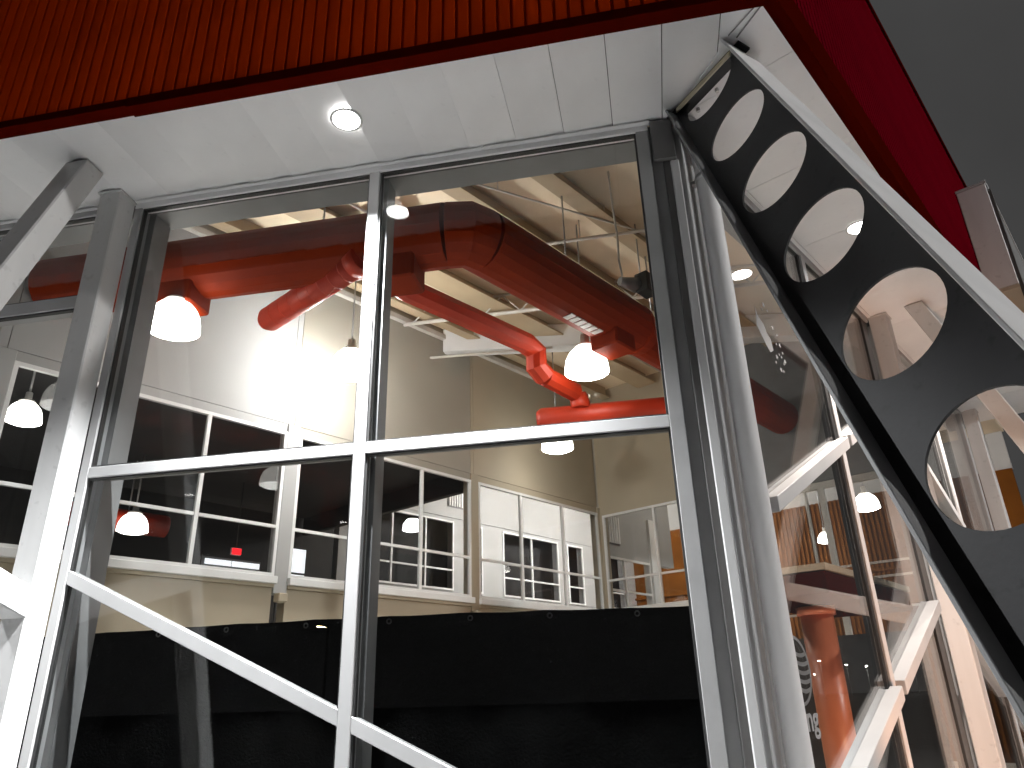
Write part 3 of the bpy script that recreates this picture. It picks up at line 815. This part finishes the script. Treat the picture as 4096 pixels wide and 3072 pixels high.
def conduit(p0, p1, r, label, hang=()):
    root = thing('conduit', p0, label, 'conduit', 'thin conduits under the roof')
    tube('pipe', [p0, p1], r, 'conduit', root, 10)
    for k in hang:
        q = p0 + (p1 - p0) * k
        tube('hanger', [q, Vector((q.x, q.y, 7.19))], 0.008, 'conduit', root, 6)
conduit(Vector((-3.0, 3.40, 6.90)), Vector((2.0, 3.33, 6.90)), 0.022, 'thin pale conduit crossing above the main duct', (0.1, 0.35, 0.5, 0.7, 0.9))
conduit(Vector((-1.9, 1.8, 6.95)), Vector((1.0, 4.0, 6.95)), 0.012, 'thin slanting conduit under the top right ceiling', (0.2, 0.6, 0.95))
conduit(Vector((-4.2, 5.6, 6.60)), Vector((-1.2, 5.75, 6.60)), 0.02, 'short pale conduit beside the white roof beam', (0.2, 0.8))
conduit(fi(-1.7, 4.0, 6.88), fi(7.0, 4.0, 6.88), 0.018, 'long thin conduit running back between the purlins', (0.2, 0.4, 0.6, 0.8))
cord = tube('hanging_cord', [Vector((-0.06, 2.5, 7.19)), Vector((-0.05, 2.52, 6.7)), Vector((-0.03, 2.54, 6.3)), Vector((-0.04, 2.53, 6.0)), Vector((-0.02, 2.55, 5.80))], 0.012, 'conduit', None, 8)
tag(cord, 'pale cord hanging straight down at the right of the front glass', 'cord')
ins = thing('loose_insulation', fi(0.3, 4.2, 7.0), 'crumpled pale insulation sheet hanging from the ceiling at the left', 'insulation')
bm = bmesh.new()
gx, gy = 10, 7
grid = [[bm.verts.new(Vector((-3.9 + i * 0.16, 2.5 + j * 0.16, 7.08 + random.uniform(-0.10, 0.08)))) for j in range(gy)] for i in range(gx)]
for i in range(gx - 1):
    for j in range(gy - 1): bm.faces.new([grid[i][j], grid[i + 1][j], grid[i + 1][j + 1], grid[i][j + 1]])
bmesh.ops.solidify(bm, geom=list(bm.faces), thickness=0.01)
link('sheet', bm_mesh(bm, 'sheet'), 'deck', ins)

# ------------------------------------------------------------------ ducts
DY, DZ, DR = 1.20, 5.68, 0.315
el = Vector((-1.42, DY, DZ))
md = thing('main_duct', Vector((-4.0, DY, DZ)), 'large dark orange air duct that turns behind the front glass', 'duct')
SEG = 20
rot = math.pi / SEG
u1 = Vector((1, 0, 0)); u2 = BD
c0 = el - u1 * 0.19; c2 = el + u2 * 0.19; cm = el + (u2 - u1) * 0.03
tube('duct_run', [Vector((-5.9, DY, DZ)), c0], DR, 'duct_main', md, SEG, False, rot)
tube('elbow', [c0, cm, c2], [DR, DR * 1.01, DR], 'duct_main', md, SEG, False, rot)
tube('duct_run', [c2, el + u2 * 2.8], DR, 'duct_main', md, SEG, False, rot)
tube('duct_run', [el + u2 * 2.8, el + u2 * 3.0, el + u2 * 7.2], [DR, DR * 0.86, DR * 0.86], 'duct_main', md, SEG, False, rot)
for p, d in [(Vector((x_, DY, DZ)), u1) for x_ in (-4.9,)] + [(el + u2 * k, u2) for k in (2.8,)]:
    tube('seam_band', [p - d * 0.018, p + d * 0.018], DR * 1.022, 'duct_main', md, SEG, False, rot)
# drop boxes below the duct
def drop(p, d, w, dep, h, label=None):
    sd = Vector((-d.y, d.x, 0))
    o = obox('drop_box', p - d * w / 2 - sd * dep / 2 - Z * h, d * w, sd * dep, Z * h, 'duct_main', md, 0.02)
    return o
drop(Vector((-4.37, DY - 0.02, DZ - 0.17)), u1, 0.48, 0.37, 0.29)
drop(Vector((-2.07, DY, DZ - 0.17)), u1, 0.37, 0.37, 0.33)
drop(el + u2 * 2.36 - Z * 0.17, u2, 0.40, 0.37, 0.28)
# lit slot along the belly of the second run
slot = thing('slot_grille', el + u2 * 1.9, 'pale slotted grille on the underside of the orange duct', 'grille')
for k in range(6):
    q = el + u2 * (1.50 + k * 0.10) - Z * (DR + 0.004)
    obox('slat', q - BN * 0.05, u2 * 0.075, BN * 0.12, Z * 0.012, 'white', slot)

br = thing('branch_duct', fi(0.2, 3.28, 5.55), 'slim red branch duct running back from the main duct and stepping down', 'duct')
tube('duct_run', [fi(-0.55, 3.05, 5.55), fi(0.2, 3.28, 5.56), fi(2.10, 3.28, 5.60)], 0.135, 'duct', br, 10, False)
tube('elbow', [fi(2.10, 3.28, 5.60), fi(2.30, 3.28, 5.54), fi(2.30, 3.28, 5.34), fi(2.45, 3.28, 5.26)], 0.135, 'duct', br, 10, False)
tube('duct_run', [fi(2.45, 3.28, 5.26), fi(3.05, 3.28, 5.22)], 0.125, 'duct', br, 10, False)
tube('collar', [fi(3.12, 3.28, 5.22), fi(3.16, 3.28, 5.10), fi(3.16, 3.28, 5.02)], [0.11, 0.13, 0.13], 'duct', br, 16)
dr = thing('fabric_duct', Vector((-0.5, 4.47, 4.94)), 'bright red round duct end below the branch duct', 'duct')
tube('duct_run', [Vector((-1.30, 4.47, 4.95)), Vector((-1.24, 4.47, 4.95)), Vector((1.2, 4.47, 4.94))], [0.11, 0.15, 0.15], 'duct', dr, 20)
sp = thing('spiral_tube', fi(-0.30, 3.6, 5.5), 'glossy orange red tube pointing left below the main duct', 'duct')
tube('tube', [fi(-0.58, 3.10, 5.42), fi(-0.58, 4.58, 5.40)], 0.132, 'duct', sp, 24)
tube('end_cap', [fi(-0.58, 4.58, 5.40), fi(-0.58, 4.65, 5.398)], [0.132, 0.10], 'duct', sp, 24)
tube('neck', [fi(-0.58, 3.12, 5.42), fi(-0.58, 2.98, 5.44)], [0.137, 0.137], 'duct', sp, 24)
for k in range(8):
    q = fi(-0.58, 3.2 + k * 0.17, 5.419 - k * 0.0023)
    tube('seam', [q + BN * 0.006, q - BN * 0.006], 0.1335, 'duct', sp, 24)
for k, (x_, y_) in enumerate(((-5.2, DY), (-2.9, DY), (-0.62, 2.53), (0.30, 4.06))):
    tube('hanger_rod', [Vector((x_, y_, DZ + 0.3)), Vector((x_, y_, 7.19))], 0.010, 'metal', md, 6)

sk = thing('ceiling_speaker', Vector((0.22, 3.61, 6.3)), 'small black speaker box beside the orange duct, right edge of the front glass', 'speaker')
obox('box', Vector((0.12, 3.58, 6.16)), BD * 0.24, BN * 0.18, Z * 0.26, 'gasket', sk, 0.01)
tube('mount', [Vector((-0.06, 3.45, 6.28)), Vector((0.14, 3.60, 6.28))], [0.05, 0.10], 'alu_mid', sk, 16)
tube('rod', [Vector((0.20, 3.62, 6.42)), Vector((0.20, 3.62, 7.19))], 0.010, 'metal', sk, 6)

# ------------------------------------------------------------------ pendant lamps
BOWL_MESH = {}
def pendant(p, label, r=0.26, ztop=7.19, group='dome pendant lamps', bowl='bowl'):
    root = thing('pendant_lamp', p, label, 'pendant lamp', group)
    k = r / 0.26
    prof = [(0.05, 0.215), (0.11, 0.20), (0.165, 0.165), (0.21, 0.11), (0.24, 0.045), (0.256, -0.03), (0.262, -0.11)]
    lathe('bowl', [(a * k, z * k) for a, z in prof], p, bowl if bowl != 'bowl' else 'bowl_dome', root, 28)
    lathe('lens', [(0.001, -0.165 * k), (0.10 * k, -0.160 * k), (0.19 * k, -0.142 * k), (0.258 * k, -0.111 * k)], p, bowl, root, 28)
    lathe('cap', [(0.10 * k, 0.200 * k), (0.13 * k, 0.215 * k), (0.10 * k, 0.245 * k), (0.055 * k, 0.26 * k), (0.05 * k, 0.38 * k), (0.001, 0.385 * k)], p, 'shade', root, 20)
    tube('stem', [p + Z * 0.38 * k, Vector((p.x, p.y, ztop))], 0.011, 'metal', root, 8)
    return root
pendant(Vector((-4.28, 1.05, 5.03)), 'glowing dome lamp under the duct at the left of the front glass', 0.243, 5.40)
pendant(Vector((-0.54, 3.46, 5.22)), 'glowing dome lamp with a long stem right of the mullion')
pendant(Vector((-3.47, 3.36, 5.48)), 'glowing dome lamp hanging close to the bright inner wall', 0.246, bowl='bowl_bright')
pendant(Vector((-1.35, 6.95, 5.45)), 'dome lamp whose lower rim shows just under the transom')
pendant(Vector((-6.1, 1.43, 4.38)), 'small dome lamp added as a reflection at the far left edge behind the white column', 0.165)  # mirror image of a lamp, added as a real object
pendant(fi(9.3, 8.3, 6.1), 'dome lamp in the added mirror-image room beyond the inner windows', bowl='bowl_mirrored')
pendant(fi(12.6, 8.3, 6.1), 'farther dome lamp in the added mirror-image room beyond the inner windows', bowl='bowl_mirrored')
pendant(fi(9.2, 4.3, 6.0), 'unseen dome lamp added to brighten the passage behind the tan end wall', bowl='bowl_added')
pendant(Vector((4.65, 12.33, 5.27)), 'dome lamp seen through the side glass beside the mullion')
pendant(fi(15.2, 6.35, 5.78), 'small dome lamp seen through the side glass near the downpipe', 0.22)
pendant(fi(15.2, 4.60, 5.12), 'smallest dome lamp in front of the brown wall', 0.19)

_c = fi(-0.06, 8.6, 3.93)  # mirrored lamp and duct, added as objects behind the glass
pendant(_c, 'dome lamp beside a red duct, added as a reflection in the left windows', 0.20, 4.94, bowl='bowl_mirrored_dim')
rd = thing('mirrored_duct', _c + BN * -0.35, 'short red duct behind the dome lamp, added as a reflection in the left windows', 'duct')
tube('duct_run', [fi(-0.75, 9.0, 4.06), fi(0.55, 9.0, 4.06)], 0.16, 'duct', rd, 16)
tube('hanger', [fi(0.0, 9.0, 4.2), fi(0.0, 9.0, 4.95)], 0.01, 'metal', rd, 6)

# ------------------------------------------------------------------ black banner behind the lower glass
bn = thing('privacy_banner', Vector((-1.9, 0.36, 0)), 'black fabric banner strung behind the lower front glass', 'banner')
bm = bmesh.new()
nx_, nz_ = 90, 24
def ban_y(x, z): return 0.37 + 0.012 * math.sin(x * 3.1 + z) + 0.010 * math.sin(x * 7.3 - z * 2.0) + 0.006 * math.sin(x * 17 + z * 5)
def ban_top(x): return 2.115 + 0.018 * math.sin((x + 3.9) * 0.9) - 0.006 * abs(math.sin((x + 0.2) * 6.0))
grid = []
for i in range(nx_ + 1):
    x_ = -5.2 + 5.45 * i / nx_
    grid.append([bm.verts.new(Vector((x_, ban_y(x_, 2.1 * j / nz_), 0.06 + (ban_top(x_) - 0.06) * j / nz_))) for j in range(nz_ + 1)])
for i in range(nx_):
    for j in range(nz_): bm.faces.new([grid[i][j], grid[i + 1][j], grid[i + 1][j + 1], grid[i][j + 1]])
bmesh.ops.solidify(bm, geom=list(bm.faces), thickness=0.004)
link('cloth', bm_mesh(bm, 'cloth'), 'black_cloth', bn, True)
for x_ in (-3.45, -2.92, -2.35, -1.76, -1.20, -0.68, -0.13):
    p = Vector((x_, ban_y(x_, 2.08) - 0.008, ban_top(x_) - 0.035))
    bm = bmesh.new()
    N_ = 14
    rings = []
    for (rad, dy) in ((0.010, 0), (0.010, -0.004), (0.019, -0.004), (0.019, 0)):
        rings.append([bm.verts.new(p + Vector((rad * math.cos(2 * math.pi * j / N_), dy, rad * math.sin(2 * math.pi * j / N_)))) for j in range(N_)])
    for A_, B_ in zip(rings, rings[1:] + rings[:1]):
        for j in range(N_): bm.faces.new([A_[j], A_[(j + 1) % N_], B_[(j + 1) % N_], B_[j]])
    link('grommet', bm_mesh(bm, 'grommet'), 'alu_dark', bn)
b2 = thing('privacy_banner', fi(2.3, 0.42, 0), 'black fabric banner low behind the side glass', 'banner')
obox('cloth', fi(0.5, 0.40, 0.06), BD * 2.3, -BN * 0.006, Z * 0.55, 'black_cloth', b2)
obox('hem', fi(0.5, 0.396, 0.60), BD * 2.3, -BN * 0.014, Z * 0.04, 'black_cloth', b2)

# orange column and dark red canopy behind the side glass
oc = thing('round_column', fi(3.85, 1.0, 0), 'round orange column behind the side glass, pale towards its top', 'column')
tube('shaft', [fi(3.85, 1.0, 0.05), fi(3.85, 1.0, 2.36)], 0.16, 'column', oc, 28)
tube('collar', [fi(3.85, 1.0, 2.30), fi(3.85, 1.0, 2.38)], 0.19, 'column', oc, 28)
kc = thing('canopy_board', fi(3.8, 1.0, 2.4), 'dark red canopy board over the orange column', 'canopy')
obox('board', fi(2.9, 0.5, 2.40), BD * 2.6, -BN * 1.0, Z * 0.20, 'red_trim', kc, 0.01)
obox('edge', fi(2.9, 0.49, 2.61), BD * 2.6, -BN * 1.0, Z * 0.06, 'wall_tan', kc)
kb = prism('service_wall', [fi(5.6, t, z) for t, z in ((0.5, 0.05), (2.4, 0.05), (2.4, 2.2), (0.5, 2.2))], BD * 0.1, 'wall_dark')
tag(kb, 'dark low wall under the canopy behind the side glass', 'wall')

# ------------------------------------------------------------------ decals on the side glass
DO = -0.016
def ring_pts(cs, cz, r, n=40): return [(cs + r * math.cos(2 * math.pi * k / n), cz + r * math.sin(2 * math.pi * k / n)) for k in range(n)]
gl = thing('window_logo', fb(0.9, DO, 1.5), 'white globe emblem with wavy stripes and lettering on the side glass', 'logo')
CS, CZ, RR_ = 0.70, 1.715, 0.205
bm = bmesh.new()
for k in range(48):
    a, b_ = 2 * math.pi * k / 48, 2 * math.pi * (k + 1) / 48
    q = [bm.verts.new(fb(CS + r_ * math.cos(t_), DO, CZ + r_ * math.sin(t_))) for r_, t_ in ((RR_, a), (RR_, b_), (RR_ * 0.90, b_), (RR_ * 0.90, a))]
    bm.faces.new(q)
bmesh.ops.solidify(bm, geom=list(bm.faces), thickness=0.001)
link('ring', bm_mesh(bm, 'ring'), 'decal', gl)
for k in range(5):
    zc = CZ + 0.10 - k * 0.052
    bm = bmesh.new()
    h = math.sqrt(max(0.001, (RR_ * 0.93) ** 2 - (zc - CZ) ** 2))
    prev = None
    for j in range(17):
        s_ = CS - h + 2 * h * j / 16
        w_ = 0.013 * math.sin(j / 16 * 2 * math.pi)
        cur = (bm.verts.new(fb(s_, DO, zc + w_ - 0.012)), bm.verts.new(fb(s_, DO, zc + w_ + 0.012)))
        if prev: bm.faces.new([prev[0], cur[0], cur[1], prev[1]])
        prev = cur
    bmesh.ops.solidify(bm, geom=list(bm.faces), thickness=0.001)
    link('stripe', bm_mesh(bm, 'stripe'), 'decal', gl)
tcv = bpy.data.curves.new('lettering_curve', 'FONT'); tcv.body = 'ing'; tcv.size = 0.20; tcv.extrude = 0.0006; tcv.offset = 0.004
to = bpy.data.objects.new('lettering_source', tcv); COL.objects.link(to)
dg = bpy.context.evaluated_depsgraph_get()
tme = bpy.data.meshes.new_from_object(to.evaluated_get(dg))
COL.objects.unlink(to); bpy.data.objects.remove(to)
Rm = Matrix(((BD.x, 0, BN.x, 0), (BD.y, 0, BN.y, 0), (0, 1, 0, 0), (0, 0, 0, 1)))
tme.transform(Matrix.Translation(fb(0.665, DO, 1.375)) @ Rm)
tme.materials.clear()
link('lettering', tme, 'decal', gl)
lf = thing('leaf_sticker', fb(1.15, DO, 4.1), 'white leaf sticker high on the side glass', 'sticker')
leaf = [(1.053, 4.42), (1.09, 4.33), (1.17, 4.30), (1.22, 4.22), (1.27, 4.20), (1.29, 4.10), (1.22, 4.06), (1.16, 4.10), (1.10, 4.16), (1.03, 4.24), (1.06, 4.33)]
prism('leaf', [fb(a, DO, z) for a, z in leaf], BN * 0.0012, 'decal', lf)
for k, (a, z) in enumerate(((1.25, 4.50), (1.31, 4.47), (1.20, 4.44), (1.36, 4.33), (1.42, 4.28), (1.38, 4.19), (1.45, 4.20), (1.48, 4.14), (1.40, 4.10), (1.34, 4.06), (1.47, 4.04), (1.30, 4.00), (1.38, 3.96), (1.43, 3.96), (1.44, 4.09), (1.50, 4.07))):
    r1 = 0.018 + 0.010 * (k % 3 == 0)
    st = thing('star_sticker', fb(a, DO, z), 'small white star sticker on the side glass beside the leaf sticker', 'sticker', 'star stickers on the side glass')
    prism('star', [fb(a + (r1 if j % 2 == 0 else r1 * 0.42) * math.cos(math.pi * j / 5 + k), DO, z + (r1 if j % 2 == 0 else r1 * 0.42) * math.sin(math.pi * j / 5 + k)) for j in range(10)], BN * 0.0012, 'decal', st)

# ------------------------------------------------------------------ lamps of the place outside
fl_p = fb(1.6, 2.2, 0.0)
fld = thing('ground_floodlight', fl_p, 'warm ground floodlight washing the side facade', 'floodlight')
obox('housing', fl_p + Vector((-0.15, -0.10, 0.10)), Vector((0.30, 0, 0)), Vector((0, 0.2, 0)), Vector((0, 0, 0.2)), 'alu_dark', fld, 0.02)
tube('stake', [fl_p, fl_p + Z * 0.12], 0.02, 'metal', fld, 8)
obox('lens', fl_p + Vector((-0.12, -0.08, 0.302)), Vector((0.24, 0, 0)), Vector((0, 0.16, 0)), Vector((0, 0, 0.008)), 'flood', fld)
ldf = bpy.data.lights.new('floodlight_lamp', 'SPOT'); ldf.energy = FLOOD_W; ldf.color = (1.0, 0.50, 0.27); ldf.spot_size = math.radians(98); ldf.spot_blend = 0.5; ldf.shadow_soft_size = 0.08
lf_o = bpy.data.objects.new('lamp', ldf); COL.objects.link(lf_o); lf_o.parent = fld; lf_o.location = (0, 0, 0.36)
tgt = fb(3.9, 0.0, 1.5) - (fl_p + Z * 0.36)
lf_o.rotation_euler = tgt.to_track_quat('-Z', 'Y').to_euler()

def lot_lamp(p, h):
    root = thing('car_park_lamp', p, 'tall car park lamp post out in front, right of the viewer', 'lamp post')
    tube('pole', [p, p + Z * h], [0.11, 0.07], 'alu_mid', root, 12)
    obox('head', p + Vector((-0.75, -0.2, h)), Vector((0.9, 0, 0)), Vector((0, 0.4, 0)), Vector((0, 0, 0.16)), 'alu_mid', root, 0.03)
    obox('lens', p + Vector((-0.66, -0.15, h - 0.03)), Vector((0.6, 0, 0)), Vector((0, 0.3, 0)), Vector((0, 0, 0.028)), 'lens', root)
    d = bpy.data.lights.new('car_park_lamp_light', 'SPOT'); d.energy = LOT_LAMP_W; d.spot_size = math.radians(150); d.spot_blend = 0.3
    d.shadow_soft_size = 0.25; d.color = (1.0, 0.985, 0.97)
    o = bpy.data.objects.new('lamp', d); COL.objects.link(o); o.parent = root; o.location = (-0.36, 0, h - 0.08)
    o.rotation_euler = (Vector((0.5, 0, 4.0)) - (p + Z * h)).to_track_quat('-Z', 'Y').to_euler()
lot_lamp(Vector((16.0, -3.4, 0)), 8.5)

def street_lamp(p, h, label, warm=False, group='street lamps across the car park'):
    root = thing('street_lamp', p, label, 'street lamp', group)
    tube('pole', [p, p + Z * h], [0.10, 0.06], 'alu_mid', root, 8)
    tube('arm', [p + Z * h, p + Z * (h + 0.15) + Vector((-0.7, -0.6, 0))], 0.04, 'alu_mid', root, 6)
    hd = p + Z * (h + 0.12) + Vector((-0.8, -0.7, 0))
    obox('head', hd + Vector((-0.35, -0.15, 0.0)), Vector((0.7, 0, 0)), Vector((0, 0.3, 0)), Vector((0, 0, 0.14)), 'alu_mid', root, 0.03)
    obox('lens', hd + Vector((-0.28, -0.11, -0.06)), Vector((0.56, 0, 0)), Vector((0, 0.22, 0)), Vector((0, 0, 0.058)), 'street_warm' if warm else 'street', root)
for k, (d, off, h) in enumerate(((95, 0.0, 5.5), (102, 2.2, 6.2), (88, 4.5, 6.4), (110, -2.5, 6.0), (120, -6.0, 5.2), (128, -8.5, 5.0), (135, -11.5, 5.2), (142, -14.5, 4.8), (118, 7.0, 5.0), (150, -18.0, 5.5))):
    p = Vector((1.4, 1.6, 0)) + Vector((0.752, 0.660, 0)) * d * 1.7 + Vector((0.66, -0.752, 0)) * off * 1.7
    p.z = 0
    street_lamp(p, h, 'tall street lamp across the car park, mirrored in the side glass')
street_lamp(Vector((-20, -40, 0)), 6.0, 'warm street lamp behind the viewer, mirrored in the front glass', True, 'warm street lamps')
